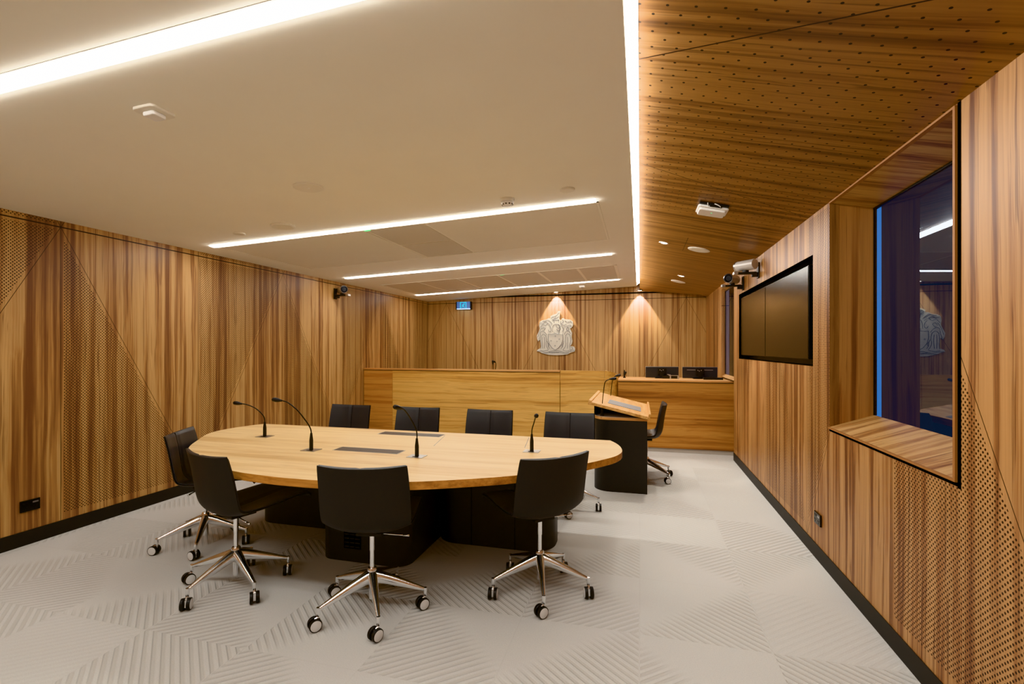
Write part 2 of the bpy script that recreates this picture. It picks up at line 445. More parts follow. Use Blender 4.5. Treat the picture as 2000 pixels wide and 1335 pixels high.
# niche of the screens
bm = BM(); y0, y1, z0, z1 = TV
for q in ([(XR+.003, y0, z0), (XR+.12, y0, z0), (XR+.12, y1, z0), (XR+.003, y1, z0)], [(XR+.003, y0, z1), (XR+.12, y0, z1), (XR+.12, y1, z1), (XR+.003, y1, z1)],
          [(XR+.003, y0, z0), (XR+.12, y0, z0), (XR+.12, y0, z1), (XR+.003, y0, z1)], [(XR+.003, y1, z0), (XR+.12, y1, z0), (XR+.12, y1, z1), (XR+.003, y1, z1)],
          [(XR+.12, y0, z0), (XR+.12, y1, z0), (XR+.12, y1, z1), (XR+.12, y0, z1)]): quad(bm, q)
struct(obj('trim_1', bm, M['black']))

# ------------------------------------------------------------------ wall screens
def wall_screen(y0, y1, label):
    t = thing('display_screen', label, 'screen', (XR+.05, (y0+y1)/2, 1.717), 0, 'wall display screens')
    w, h = (y1-y0)/2, .348
    bm = BM(); box(bm, -.028, .065, -w, w, -h, h); obj('casing', bm, M['bezel'], t, bevel=.003)
    bm = BM(); box(bm, -.031, -.0282, -w+.006, w-.006, -h+.006, h-.006); obj('display_panel', bm, M['screen'], t)
wall_screen(3.99, 5.245, 'black wall screen in niche, nearer the big window of the pair')
wall_screen(5.252, 6.45, 'black wall screen in niche, farther from the big window of the pair')

# ------------------------------------------------------------------ ceiling fittings
def on_white(x, y, dz=0): return (x, y, zc_white(x) + dz)
AW = math.atan(.043); AWD = math.atan(.235)
RW = (0, -AW, 0); RD = (0, AWD, 0)
def strip_light(y, label, x0=-4.07, x1=-.335):
    xm = (x0+x1)/2; L = (x1-x0)/2/math.cos(AW)
    t = thing('linear_light', label, 'light', on_white(xm, y), 0, 'recessed linear ceiling lights', rot=RW)
    bm = BM(); box(bm, -L-.006, L+.006, -.047, .047, -.0015, .02); obj('housing', bm, M['white'], t)
    bm = BM()
    prof = [(-.041, 0), (-.036, -.008), (0, -.011), (.036, -.008), (.041, 0)]
    a = [bm.verts.new((-L, p[0], p[1]-.001)) for p in prof]; b = [bm.verts.new((L, p[0], p[1]-.001)) for p in prof]
    for i in range(4): bm.faces.new((a[i], a[i+1], b[i+1], b[i]))
    bm.faces.new(a); bm.faces.new(b); obj('diffuser', bm, M['lamp'], t)
strip_light(1.36, 'long white linear ceiling light nearest the viewer, running past the stepped square sensor')
strip_light(3.83, 'long white linear ceiling light on near edge of the large ceiling panel')
strip_light(6.06, 'long white linear ceiling light between the two inset ceiling panels')
strip_light(8.32, 'long white linear ceiling light nearest the coat of arms wall')
strip_light(-1.0, 'unseen white linear ceiling light added behind the viewer as fill')  # unseen fill strip added behind the camera, continuing the row

def ceiling_panel(y0, y1, x0, x1, cuts, grilles, label):
    xm, ym = (x0+x1)/2, (y0+y1)/2
    t = thing('ceiling_panel', label, 'ceiling panel', on_white(xm, ym), 0, 'inset ceiling panels', rot=RW)
    hx, hy = (x1-x0)/2, (y1-y0)/2
    bm = BM()
    for a, b, c, d in ((-hx, hx, -hy, -hy+.012), (-hx, hx, hy-.012, hy), (-hx, -hx+.02, -hy, hy), (hx-.02, hx, -hy, hy)): box(bm, a, b, c, d, -.006, .01)
    obj('panel_frame', bm, M['plaster'], t)
    xs = [-hx+.02] + cuts + [hx-.02]
    for i, (a, b) in enumerate(zip(xs[:-1], xs[1:])):
        if i in grilles:
            n = grilles[i]
            for j in range(n):
                c = -hy + .015 + (2*hy-.03)*j/n; d = -hy + .015 + (2*hy-.03)*(j+1)/n
                bm = BM(); box(bm, a+.022, b-.022, c+.012, d-.012, -.0035, .006); obj('grille', bm, M['grille'], t)
        else:
            bm = BM(); box(bm, a+.003, b-.003, -hy+.014, hy-.014, -.003, .006); obj('blank_panel', bm, M['panel_metal'], t)
    return t
pa = ceiling_panel(3.885, 5.25, -4.06, -.315, [-.25, .36], {1: 2}, 'large inset ceiling panel with two square grilles, beside smoke detector')
pb = ceiling_panel(6.88, 8.265, -4.02, -.31, [-1.2, -.55, .1, .72, 1.3], {0: 1, 1: 1, 2: 1, 3: 1, 4: 1, 5: 1}, 'inset ceiling panel with a row of grilles near the exit sign')
for p, (lx, ly) in ((pa, (-.22, -.655)), (pb, (.18, -.67))):
    bm = BM(); box(bm, lx-.03, lx+.03, ly-.008, ly+.01, -.006, .0); obj('indicator_light', bm, M['greenled'], p)

def disc(name, label, cat, loc, r, h, mats, rot, group=None, parts=None):
    t = thing(name, label, cat, loc, 0, group, rot=rot)
    bm = BM(); lathe(bm, [(r*.93, -h), (r, -h*.6), (r, .004)], 40); obj('rim', bm, mats[0], t, smooth=True, auto=.5)
    if len(mats) > 1:
        bm = BM(); lathe(bm, [(r*.86, -h-.0016), (r*.87, -h+.002)], 40); obj('grille', bm, mats[1], t)
    return t
s1 = disc('ceiling_speaker', 'round cream ceiling speaker with tiny dot, between stepped square sensor and smoke detector', 'speaker', on_white(-2.165, 2.795), .10, .006, [M['offwhite'], M['panel_metal']], RW)
bm = BM(); lathe(bm, [(.007, -.0085), (.007, -.006)], 12); obj('indicator_light', bm, M['white'], s1)
disc('ceiling_speaker', 'round plain cream ceiling speaker just before the linear light', 'speaker', on_white(-2.972, 3.5), .10, .012, [M['offwhite'], M['panel_metal']], RW)
disc('ceiling_disc', 'small round cover plate at left end of the linear light', 'cover plate', on_white(-3.476, 3.55), .05, .01, [M['offwhite'], M['panel_metal']], RW)
disc('ceiling_disc', 'small round cover plate beside smoke detector near the cove light', 'cover plate', on_white(-.511, 3.5), .055, .01, [M['offwhite'], M['panel_metal']], RW)
t = thing('smoke_detector', 'domed white smoke detector with dark slots hanging by the linear light', 'smoke detector', on_white(-.98, 3.55), rot=RW)
bm = BM(); lathe(bm, [(.05, -.022), (.056, -.018), (.058, .002)], 32); obj('base', bm, M['offwhite'], t, smooth=True, auto=.6)
bm = BM(); lathe(bm, [(.02, -.055), (.036, -.05), (.047, -.034), (.05, -.021)], 32); obj('dome', bm, M['white'], t, smooth=True)
bm = BM()
for k in range(10):
    a = 2*PI*k/10; box(bm, -.005, .005, .034, .0435, -.047, -.036, M=Matrix.Rotation(a, 4, 'Z'))
obj('slots', bm, M['black'], t)
t = thing('occupancy_sensor', 'white square sensor with stepped lens, nearest the viewer on plaster ceiling', 'sensor', on_white(-2.16, 1.72), rot=RW)
bm = BM(); prism(bm, rrect(-.062, .062, -.062, .062, .02), -.012, .002); obj('base', bm, M['offwhite'], t, bevel=.003)
bm = BM(); prism(bm, rrect(-.034, .034, -.034, .034, .012), -.03, -.011); obj('lens', bm, M['white'], t, bevel=.006)
t = thing('motion_sensor', 'tiny white square sensor on plaster ceiling near crest wall', 'sensor', on_white(-1.013, 8.79), rot=RW)
bm = BM(); prism(bm, rrect(-.05, .05, -.05, .05, .012), -.035, .002); obj('body', bm, M['white'], t, bevel=.004)
bm = BM(); lathe(bm, [(.02, -.042), (.028, -.034)], 20); obj('lens', bm, M['emblem_shade'], t)

def on_wood(x, y): return (x, y, zc_wood(x))
disc('ceiling_speaker', 'larger-looking oval white speaker in timber ceiling beside the nearer downlight', 'speaker', on_wood(.622, 5.585), .115, .006, [M['offwhite'], M['plaster']], RD)
disc('ceiling_speaker', 'white round speaker in timber ceiling beside the farther downlight', 'speaker', on_wood(.60, 8.2), .115, .006, [M['offwhite'], M['plaster']], RD)
def downlight(loc, rot, label, ring='steel'):
    t = thing('downlight', label, 'downlight', loc, 0, 'recessed downlights', rot=rot)
    bm = BM(); lathe(bm, [(.038, -.002), (.052, -.006), (.054, .0)], 28); obj('ring', bm, M[ring], t)
    bm = BM(); lathe(bm, [(.034, -.0045), (.036, -.0021)], 24); obj('lens', bm, M['hot'], t)
    return t
downlight(on_wood(.258, 5.54), RD, 'bright downlight in timber ceiling between cove light and larger oval speaker')
downlight(on_wood(.60, 7.58), RD, 'small lit downlight in timber ceiling just before the far speaker')
downlight((-1.60, 9.41, zc_white(-1.6)-.004), RW, 'wall-washing downlight directly above the coat of arms', 'white')
downlight((.0, 9.40, 2.545), (0, 0, 0), 'wall-washing downlight in timber facet above the bare far wall', 'black')

# white wireless box with cables
t = thing('wireless_access_point', 'white rounded wireless box with loose cables on timber ceiling', 'wireless box', (.545, 3.985, zc_wood(.545)-.004), rot=RD)
bm = BM(); box(bm, -.105, .105, -.10, .11, -.012, .0); obj('mounting_plate', bm, M['black'], t)
bm = BM(); prism(bm, rrect(-.112, .112, -.082, .118, .02), -.028, -.012); prism(bm, rrect(-.098, .098, -.06, .106, .02), -.046, -.028); obj('body', bm, M['white'], t, bevel=.006)
bm = BM(); box(bm, -.03, .055, -.095, -.0815, -.024, -.005); obj('port_recess', bm, M['black'], t)
bm = BM(); tube(bm, smoothpath([(.0, -.10, -.002), (.015, -.108, -.008), (.04, -.104, -.016), (.05, -.084, -.02)]), .0035, 8); obj('cable', bm, M['white'], t, smooth=True)
bm = BM(); tube(bm, smoothpath([(-.05, -.1, -.002), (-.048, -.104, -.012), (-.04, -.084, -.02)]), .003, 8); obj('cable', bm, M['white'], t, smooth=True)
bm = BM(); lathe(bm, [(.005, -.0475), (.005, -.045)], 10); obj('indicator_light', bm, M['greenled'], t)

# exit sign
t = thing('exit_sign', 'blue illuminated exit sign with running figure on far wall', 'sign', (-3.545, YF-.06, 2.345))
bm = BM(); box(bm, -.165, -.148, -.03, .058, -.085, .075); box(bm, .148, .165, -.03, .058, -.085, .075); box(bm, -.148, .148, .02, .058, -.085, .075); obj('casing', bm, M['black'], t)
bm = BM(); box(bm, -.147, .147, -.02, .018, -.066, .075); obj('face', bm, M['exit_blue'], t)
bm = BM(); box(bm, -.147, .147, -.022, .015, -.079, -.067); obj('lamp_strip', bm, M['exit_edge'], t)
bm = BM()
def bar(bm, p, q, w, y=-.0215):
    d = Vector((q[0]-p[0], q[1]-p[1])); n = Vector((-d.y, d.x)).normalized()*w/2
    quad(bm, [(p[0]+n.x, y, p[1]+n.y), (q[0]+n.x, y, q[1]+n.y), (q[0]-n.x, y, q[1]-n.y), (p[0]-n.x, y, p[1]-n.y)])
bar(bm, (-.068, -.064), (-.068, .07), .018); bar(bm, (.056, -.064), (.056, .07), .018); bar(bm, (-.077, .063), (.065, .063), .014)
bar(bm, (.004, .025), (-.012, -.01), .02)                                   # running figure: trunk, legs, arms, head
bar(bm, (-.012, -.008), (.012, -.03), .012); bar(bm, (.012, -.03), (.02, -.055), .011)
bar(bm, (-.012, -.008), (-.022, -.035), .012); bar(bm, (-.022, -.035), (-.05, -.04), .011)
bar(bm, (.004, .022), (.032, .012), .009); bar(bm, (.0, .024), (-.028, .008), .009); bar(bm, (-.028, .008), (-.04, -.008), .008)
hd = [(.014 + .011*math.cos(2*PI*k/12), -.0216, .042 + .011*math.sin(2*PI*k/12)) for k in range(12)]; quad(bm, hd)
obj('pictogram', bm, M['exit_teal'], t)

# ------------------------------------------------------------------ wall cameras
def wall_camera(label, loc, rz, look):
    """bracket on the wall (local x = out of the wall), tray arm, cylindrical camera turned by `look` (yaw) """
    t = thing('wall_camera', label, 'camera', loc, rz, 'wall-mounted cameras')
    bm = BM(); box(bm, 0, .014, -.035, .035, -.09, .07); box(bm, .014, .07, -.022, .022, -.075, -.03); obj('wall_plate', bm, M['black'], t, bevel=.004)
    bm = BM(); box(bm, .03, .21, -.035, .035, -.045, -.025); obj('shelf_arm', bm, M['black'], t, bevel=.004)
    bm = BM(); box(bm, .2, .245, -.036, .036, -.05, -.018); obj('arm_tip', bm, M['steel'], t, bevel=.005)
    R = Matrix.Translation((.125, 0, .045)) @ Matrix.Rotation(look, 4, 'Z') @ Matrix.Rotation(PI/2, 4, 'Y')
    bm = BM(); lathe(bm, [(.05, -.11), (.054, -.1), (.054, .096)], 32, M=R); body = obj('camera_body', bm, M['cam_body'], t, smooth=True, auto=.6)
    bm = BM(); lathe(bm, [(.048, .1), (.048, .1095), (.038, .112), (.03, .106)], 32, M=R); lens = obj('lens', bm, M['lens'], body, smooth=True, auto=.5)
    bm = BM(); lathe(bm, [(.054, .092), (.0555, .094), (.0555, .108), (.050, .1115), (.049, .108)], 32, M=R, cap=False); obj('lens_ring', bm, M['steel'], body, smooth=True, auto=.5)
    bm = BM(); lathe(bm, [(.03, -.025), (.03, -.005)], 20, M=Matrix.Translation((.125, 0, 0))); obj('swivel', bm, M['black'], t)
    return t
wall_camera('cylindrical camera on black bracket on the left timber wall', (XL, 6.24, 2.27), 0, math.radians(-42))
wall_camera('grey cylindrical camera above the screens, showing its pale barrel', (XR, 5.42, 2.26), PI, math.radians(-50))
c = wall_camera('cylindrical camera above the screens, lens facing the table', (XR, 6.18, 2.225), PI, math.radians(58))
bm = BM(); tube(bm, smoothpath([(.10, .02, .10), (.098, .02, .16), (.09, .02, .22)]), .0035, 6); obj('safety_cable', bm, M['steel'], c)

# ------------------------------------------------------------------ wall outlets
def outlet(label, loc, rz, w, h):
    t = thing('wall_outlet', label, 'outlet', loc, rz, 'black wall outlets')
    bm = BM(); box(bm, 0, .012, -w/2, w/2, -h/2, h/2); obj('faceplate', bm, M['black_gloss'], t, bevel=.003)
    for k in ((-.25, .25) if w > .1 else (0,)):
        bm = BM(); box(bm, .012, .0135, k*w-.018, k*w+.018, .014, .026); obj('rocker', bm, M['steel'] if k >= 0 else M['bezel'], t)
        bm = BM()
        for a in (-.009, .009): box(bm, .0121, .0128, k*w+a-.0015, k*w+a+.0015, -.014, -.004)
        box(bm, .0121, .0128, k*w-.0015, k*w+.0015, -.028, -.018); obj('socket', bm, M['seam'], t)
outlet('black double outlet low on the left timber wall', (XL, 2.535, .288), 0, .122, .084)
outlet('black single outlet low on the right timber wall', (XR, 3.715, .287), PI, .118, .08)

# ------------------------------------------------------------------ coat of arms
t = thing('coat_of_arms_sign', 'silver coat of arms cutout with shield and supporters on far wall', 'emblem', (-1.617, YF-.004, 1.745))
def E2(p): return ((p[0]-682)*.00108, (730-p[1])*.00099)
outl = [(745, 276), (776, 290), (765, 330), (755, 400), (750, 440), (775, 470), (800, 430), (830, 425), (850, 445), (890, 448), (950, 455), (1000, 490), (1006, 560), (985, 610), (945, 632), (968, 680), (985, 720), (975, 800), (995, 880), (985, 930), (950, 985), (1020, 992), (1042, 1040), (1030, 1090), (960, 1112), (900, 1150), (800, 1160), (700, 1166), (560, 1160), (480, 1140), (430, 1130), (390, 1100), (328, 1085), (345, 1050), (390, 1030), (405, 1000), (397, 900), (385, 850), (355, 886), (335, 840), (328, 770), (360, 700), (385, 630), (374, 560), (385, 490), (430, 460), (500, 450), (550, 418), (588, 422), (582, 380), (640, 350), (700, 330), (728, 285)]
RX = Matrix.Rotation(PI/2, 4, 'X')
bm = BM(); prism(bm, [E2(p) for p in outl], .006, .022, M=RX); obj('backplate', bm, M['emblem'], t, bevel=.002)
shield = [(548, 738), (600, 742), (680, 728), (760, 742), (812, 738), (818, 850), (792, 940), (735, 1020), (676, 1058), (618, 1020), (568, 945), (545, 850)]
bm = BM(); prism(bm, [E2(p) for p in shield], .022, .030, M=RX); sh = obj('shield', bm, M['emblem'], t, bevel=.002)
for cx, cy, r in ((678, 780, 19), (597, 875, 19), (750, 842, 17), (708, 886, 11), (672, 976, 20)):
    pts = []
    for k in range(14):
        rr = r if k % 2 == 0 else r*.55
        pts.append(E2((cx + rr*math.sin(2*PI*k/14), cy - rr*math.cos(2*PI*k/14))))
    bm = BM(); prism(bm, pts, .030, .033, M=RX); obj('star', bm, M['emblem_shade'], sh)
lines = [shield + [shield[0]],
 [(412, 770), (405, 860), (408, 960), (400, 1040)], [(500, 770), (512, 860), (505, 960), (545, 1050)], [(412, 772), (455, 740), (500, 772)], [(395, 1065), (460, 1080), (545, 1062)], [(440, 800), (436, 900), (440, 1030)], [(472, 800), (478, 900), (470, 1030)],
 [(872, 765), (862, 860), (870, 960), (820, 1060)], [(948, 770), (962, 860), (940, 960), (948, 1030)], [(868, 768), (905, 735), (950, 768)], [(815, 1065), (880, 1082), (950, 1065)], [(900, 800), (906, 900), (898, 1030)],
 [(430, 640), (455, 600), (490, 620), (470, 660), (440, 670)], [(400, 700), (430, 680), (480, 700), (520, 760)], [(350, 800), (370, 720), (400, 650), (430, 600)], [(370, 850), (390, 780), (400, 700)],
 [(900, 600), (930, 640), (900, 680), (880, 640), (905, 610)], [(840, 750), (870, 690), (930, 690), (955, 740)],
 [(620, 700), (625, 620), (640, 560), (690, 540), (740, 560), (760, 620), (750, 690), (740, 725)], [(690, 545), (700, 600), (740, 620), (770, 590), (740, 550), (700, 540)], [(700, 640), (730, 680), (770, 640), (750, 600)], [(640, 700), (680, 720), (750, 730)],
 [(560, 560), (590, 600), (600, 660), (570, 690), (545, 650)], [(540, 520), (500, 560), (450, 540), (420, 570), (395, 600)], [(400, 500), (450, 520), (500, 490), (550, 520), (600, 560)], [(440, 475), (490, 470), (540, 450), (580, 480), (620, 530)],
 [(800, 450), (830, 490), (790, 530), (830, 560), (880, 540)], [(850, 470), (900, 500), (950, 480), (985, 530)], [(820, 600), (860, 580), (900, 570), (950, 560), (975, 590)], [(780, 480), (770, 530), (800, 590), (830, 650), (800, 690)],
 [(600, 410), (640, 380), (690, 370), (735, 310), (760, 300)], [(610, 430), (660, 440), (700, 420), (740, 380)], [(640, 400), (660, 420), (690, 400)], [(650, 450), (655, 520)], [(735, 440), (740, 510)], [(620, 460), (680, 450), (745, 455)],
 [(520, 880), (540, 930), (545, 990), (570, 1030)], [(535, 920), (560, 950), (550, 990)], [(835, 880), (820, 930), (810, 990), (785, 1030)], [(830, 930), (800, 960), (810, 1000)],
 [(340, 1085), (420, 1090), (500, 1110), (600, 1085), (680, 1075), (760, 1085), (860, 1110), (940, 1090), (1030, 1080)], [(430, 1125), (520, 1125), (600, 1110), (680, 1100), (760, 1110), (850, 1130), (930, 1115)], [(560, 1100), (620, 1120), (700, 1115), (780, 1110)],
 [(960, 1000), (1000, 1020), (980, 1050), (1020, 1060)], [(940, 1040), (970, 1060), (950, 1090)]]
bm = BM()
for ln in lines:
    z = .0308 if ln is lines[0] else .0225
    P = smoothpath([(*E2(p), 0) for p in ln], 4) if ln is not lines[0] else [Vector((*E2(p), 0)) for p in ln]
    tube(bm, [RX @ Vector((p[0], p[1], z)) for p in P], .0036, 5)
obj('engraved_lines', bm, M['emblem_line'], t)

# ------------------------------------------------------------------ conference table
TC = (-1.82, 3.1)
t = thing('conference_table', 'large D-shaped pale timber conference table on black pedestals', 'table', (TC[0], TC[1], 0))
half = [(0, -.865), (.14, -.862), (.40, -.830), (.636, -.762), (.88, -.65), (1.13, -.505), (1.33, -.335), (1.495, -.117), (1.60, .03), (1.668, .15), (1.702, .29), (1.690, .44), (1.655, .57), (1.60, .69)]
hp = [tuple(p) for p in smoothpath(half, 6)]
outline = hp + [(-p[0], p[1]) for p in hp[::-1][:-1]]
bm = BM(); prism(bm, outline, .695, .74, 0, sidemi=1); obj('tabletop', bm, [M['table'], M['table_edge']], t, bevel=.002)
def pedestal(x0, x1, y0, y1, r):
    bm = BM(); prism(bm, rrect(x0, x1, y0, y1, r, 10), .0, .694); return obj('pedestal', bm, M['laminate'], t, smooth=True, auto=.4)
pL = pedestal(-1.30, -.32, .255, .66, .17); pR = pedestal(.32, 1.22, .255, .66, .17); pC = pedestal(-.33, .335, -.215, .5, .10)
bm = BM()
for x in (.62, .95): box(bm, x-.002, x+.002, .2535, .256, 0, .694)
obj('panel_joint', bm, M['void'], pR)
bm = BM(); box(bm, -.132, -.002, -.219, -.213, .09, .21)
for k in range(3):
    for j in range(4): box(bm, -.126+k*.041, -.092+k*.041, -.2215, -.2185, .099+j*.028, .107+j*.028, mi=1)
obj('vent', bm, [M['void'], M['laminate']], pC)
bm = BM(); box(bm, .29, .294, .36, 1.0-.42, 0, .1); obj('plinth', bm, M['void'], pC)
for (x0, x1, y0, y1) in ((-.285, .27, .47, .595), (-.255, .247, -.175, -.055)):
    bm = BM(); box(bm, x0, x1, y0, y1, .7385, .7415); r_ = obj('cable_hatch', bm, M['steel'], t)
    bm = BM(); box(bm, x0+.008, x1-.008, y0+.008, y1-.008, .7405, .7425); obj('flap', bm, M['flap'], r_)
for (a, b) in (((-.0+.285, .555), (.37, .14)), ((.967, .64), (1.025, .25))):
    d = Vector((b[0]-a[0], b[1]-a[1])); n = Vector((-d.y, d.x)).normalized()*.0022
    bm = BM(); quad(bm, [(a[0]+n.x, a[1]+n.y, .7404), (b[0]+n.x, b[1]+n.y, .7404), (b[0]-n.x, b[1]-n.y, .7404), (a[0]-n.x, a[1]-n.y, .7404)])
    obj('joint_line', bm, M['emblem_line'], t)

# ------------------------------------------------------------------ microphones
def microphone(label, loc, head_dir, path, plate=True, group='gooseneck microphones on the conference table', scale=1.):
    """path: points from the base top; head along head_dir"""
    m = thing('gooseneck_microphone', label, 'microphone', loc, 0, group)
    if plate:
        bm = BM(); box(bm, -.055, .055, -.045, .045, 0, .003); pl = obj('base_plate', bm, M['steel'], m)
        bm = BM(); box(bm, -.02, .02, -.03, -.012, .003, .0042); obj('button', bm, M['black'], pl)
    else:
        bm = BM(); lathe(bm, [(.022, 0), (.02, .012)], 20); obj('base_plate', bm, M['black'], m)
    bm = BM(); lathe(bm, [(.013, .002), (.013, .07), (.009, .1), (.007, .12)], 18); obj('stem', bm, M['black'], m, smooth=True, auto=.6)
    P = smoothpath([(0, 0, .10)] + path, 8)
    bm = BM(); tube(bm, P, .0042, 8); obj('gooseneck', bm, M['black_gloss'], m, smooth=True)
    e = Vector(path[-1]); d = Vector(head_dir).normalized()
    bm = BM(); tube(bm, [e - d*.012, e, e + d*.01, e + d*.03, e + d*.052, e + d*.06], [.007, .009, .0125, .0155, .0145, .008], 14); obj('microphone_head', bm, M['black'], m, smooth=True)
    return m
microphone('gooseneck microphone on table, bent left, nearest the left timber wall', (-2.922, 3.239, .74), (-.95, -.15, .12), [(-.01, -.0, .16), (-.055, -.03, .225), (-.11, -.07, .262), (-.15, -.09, .27)])
microphone('gooseneck microphone on table, bent left, beside front cable hatch', (-2.218, 2.89, .74), (-.95, -.1, .12), [(-.012, 0, .16), (-.07, -.04, .27), (-.135, -.07, .335), (-.185, -.085, .35)])
microphone('gooseneck microphone on table, leaning away to the left, in front of second far chair', (-1.416, 2.897, .74), (-.35, -.8, .25), [(-.003, 0, .17), (-.035, -.02, .25), (-.058, -.06, .31), (-.068, -.09, .325)])
microphone('short upright gooseneck microphone on table beside the rightmost joint line', (-.72, 3.244, .74), (.25, -.85, .2), [(.002, 0, .15), (.018, -.01, .20), (.035, -.035, .245), (.04, -.05, .25)])
# ------------------------------------------------------------------ lectern
LX0, LX1, LY0, LY1 = -.462, .072, 4.966, 6.07
t = thing('lectern', 'black curved-front lectern with sloped timber reading top', 'lectern', (-.2, 5.5, 0))
lx0, lx1, ly0, ly1 = LX0+.2, LX1+.2, LY0-5.5, LY1-5.5
def ushape(inset, r=.17):
    """U plan open towards +x"""
    o = []; n = 10
    x0, y0, y1 = lx0+inset, ly0+inset, ly1-inset; r = r-inset
    o.append((lx1, y1)); 
    for k in range(n+1):
        a = PI/2 + PI/2*k/n; o.append((x0+r+r*math.cos(a), y1-r+r*math.sin(a)))
    for k in range(n+1):
        a = PI + PI/2*k/n; o.append((x0+r+r*math.cos(a), y0+r+r*math.sin(a)))
    o.append((lx1, y0)); return o
a = ushape(0); b = ushape(.03)[::-1]
bm = BM(); prism(bm, a + b, 0, .722); obj('body', bm, M['laminate'], t, smooth=True, auto=.5)
bm = BM(); prism(bm, ushape(-.003), .726, .752); obj('shelf_edge', bm, M['cap'], t)
bm = BM(); prism(bm, ushape(.006), .752, .755); obj('worktop', bm, M['worktop'], t)
bm = BM(); prism(bm, [(lx0, .755), (lx0+.43, .755), (lx0+.02, .885), (lx0, .885)], -.02, 0, M=Matrix(((1, 0, 0, 0), (0, 0, 1, 0), (0, 1, 0, 0), (0, 0, 0, 1))) @ Matrix.Translation((0, 0, ly1-.05)))
box(bm, lx0, lx0+.02, ly0+.14, ly1-.03, .755, .885)
obj('riser_panel', bm, M['void'], t)
bm = BM()
sl = math.atan2(.136, .58)
SM = Matrix.Translation((-.275+.0, 0, .905)) @ Matrix.Rotation(sl, 4, 'Y')
box(bm, -.02, .585, ly0-.03, ly1+.0, -.03, 0, M=SM); obj('sloped_top', bm, M['lectern_wood'], t, bevel=.002)
bm = BM(); box(bm, -.03, .0, ly0-.033, ly1+.003, -.032, .016, M=SM); box(bm, .572, .592, ly0-.033, ly1+.003, -.032, .03, M=SM); obj('top_lip', bm, M['lectern_wood'], t, bevel=.003)
bm = BM(); box(bm, .15, .50, ly0+.22, ly0+.58, .0, .004, M=SM); obj('grey_inlay', bm, M['grey_cushion'], t)
microphone('lectern gooseneck microphone with angled head, nearest the viewer', (-.375, 5.04, .755), (.95, .1, .12), [(.004, 0, .16), (.02, .0, .30), (.035, .0, .355), (.075, .005, .378), (.085, .005, .38)], False, 'gooseneck microphones on the lectern')
microphone('lectern gooseneck microphone rising behind the sloped top', (-.345, 5.96, .755), (.9, .1, .25), [(.006, 0, .14), (.02, 0, .28), (.035, .0, .335), (.06, 0, .355), (.065, 0, .36)], False, 'gooseneck microphones on the lectern')

# ------------------------------------------------------------------ bench and clerk's desk
BY = 7.0
t = thing('judges_bench', 'long timber bench with horizontal grain across the far end', 'bench', (-2.4, BY, 0))
ox = 2.4
for x0, x1, m in ((XL+.012, -3.851, 'bench2'), (-3.848, -1.133, 'bench'), (-1.125, -.489, 'bench')):
    bm = BM(); box(bm, x0+ox, x1+ox, 0, .03, .0, 1.128 if x0 > -1.2 else 1.094); obj('front_panel', bm, M[m], t)
bm = BM(); box(bm, XL+.012+ox, -1.13+ox, -.012, .05, 1.104, 1.13); obj('top_cap', bm, M['cap'], t)
bm = BM(); box(bm, XL+.012+ox, -1.13+ox, .002, .03, 1.092, 1.106); obj('shadow_line', bm, M['flap'], t)
bm = BM(); n = 12; prev = None
for k in range(n+1):                                               # rounded end that dips towards the desk
    a = PI/2*k/n; x = -.485 + ox + .185*math.sin(a); y = .185 - .185*math.cos(a); z = 1.128 - .075*(k/n)**1.6
    ring = [bm.verts.new((x, y, 0)), bm.verts.new((x, y, z)), bm.verts.new((-.485+ox, .3, z))]
    if prev:
        bm.faces.new((prev[0], ring[0], ring[1], prev[1])); bm.faces.new((prev[1], ring[1], ring[2], prev[2]))
    prev = ring
obj('rounded_end', bm, M['bench'], t, smooth=True, auto=.5)
bm = BM(); box(bm, XL+.012+ox, -.49+ox, .05, .85, .95, .98); obj('worktop', bm, M['cap'], t)
bm = BM(); box(bm, -3.9+ox, -.55+ox, .031, .05, 0, .95); obj('carcass', bm, M['void'], t)
t = thing('clerks_desk', 'lower timber desk with monitors beside the right wall', 'desk', (.45, 7.05, 0))
ox = -.45
bm = BM(); box(bm, -.300+ox, 1.228+ox, 0, .03, .06, .972); obj('front_panel', bm, M['desk'], t)
bm = BM(); box(bm, -.305+ox, 1.23+ox, -.012, .72, .984, 1.004); obj('desktop', bm, M['cap'], t)
bm = BM(); box(bm, -.300+ox, 1.228+ox, .006, .03, .97, .985); obj('shadow_line', bm, M['flap'], t)
bm = BM(); box(bm, -.30+ox, 1.228+ox, .012, .04, 0, .06); obj('plinth', bm, M['kick'], t)
bm = BM(); box(bm, -.30+ox, -.27+ox, .03, .7, 0, .984); obj('side_panel', bm, M['desk'], t)
bm = BM(); box(bm, 1.13+ox, 1.16+ox, .03, .7, 0, .984); obj('side_panel', bm, M['desk'], t)
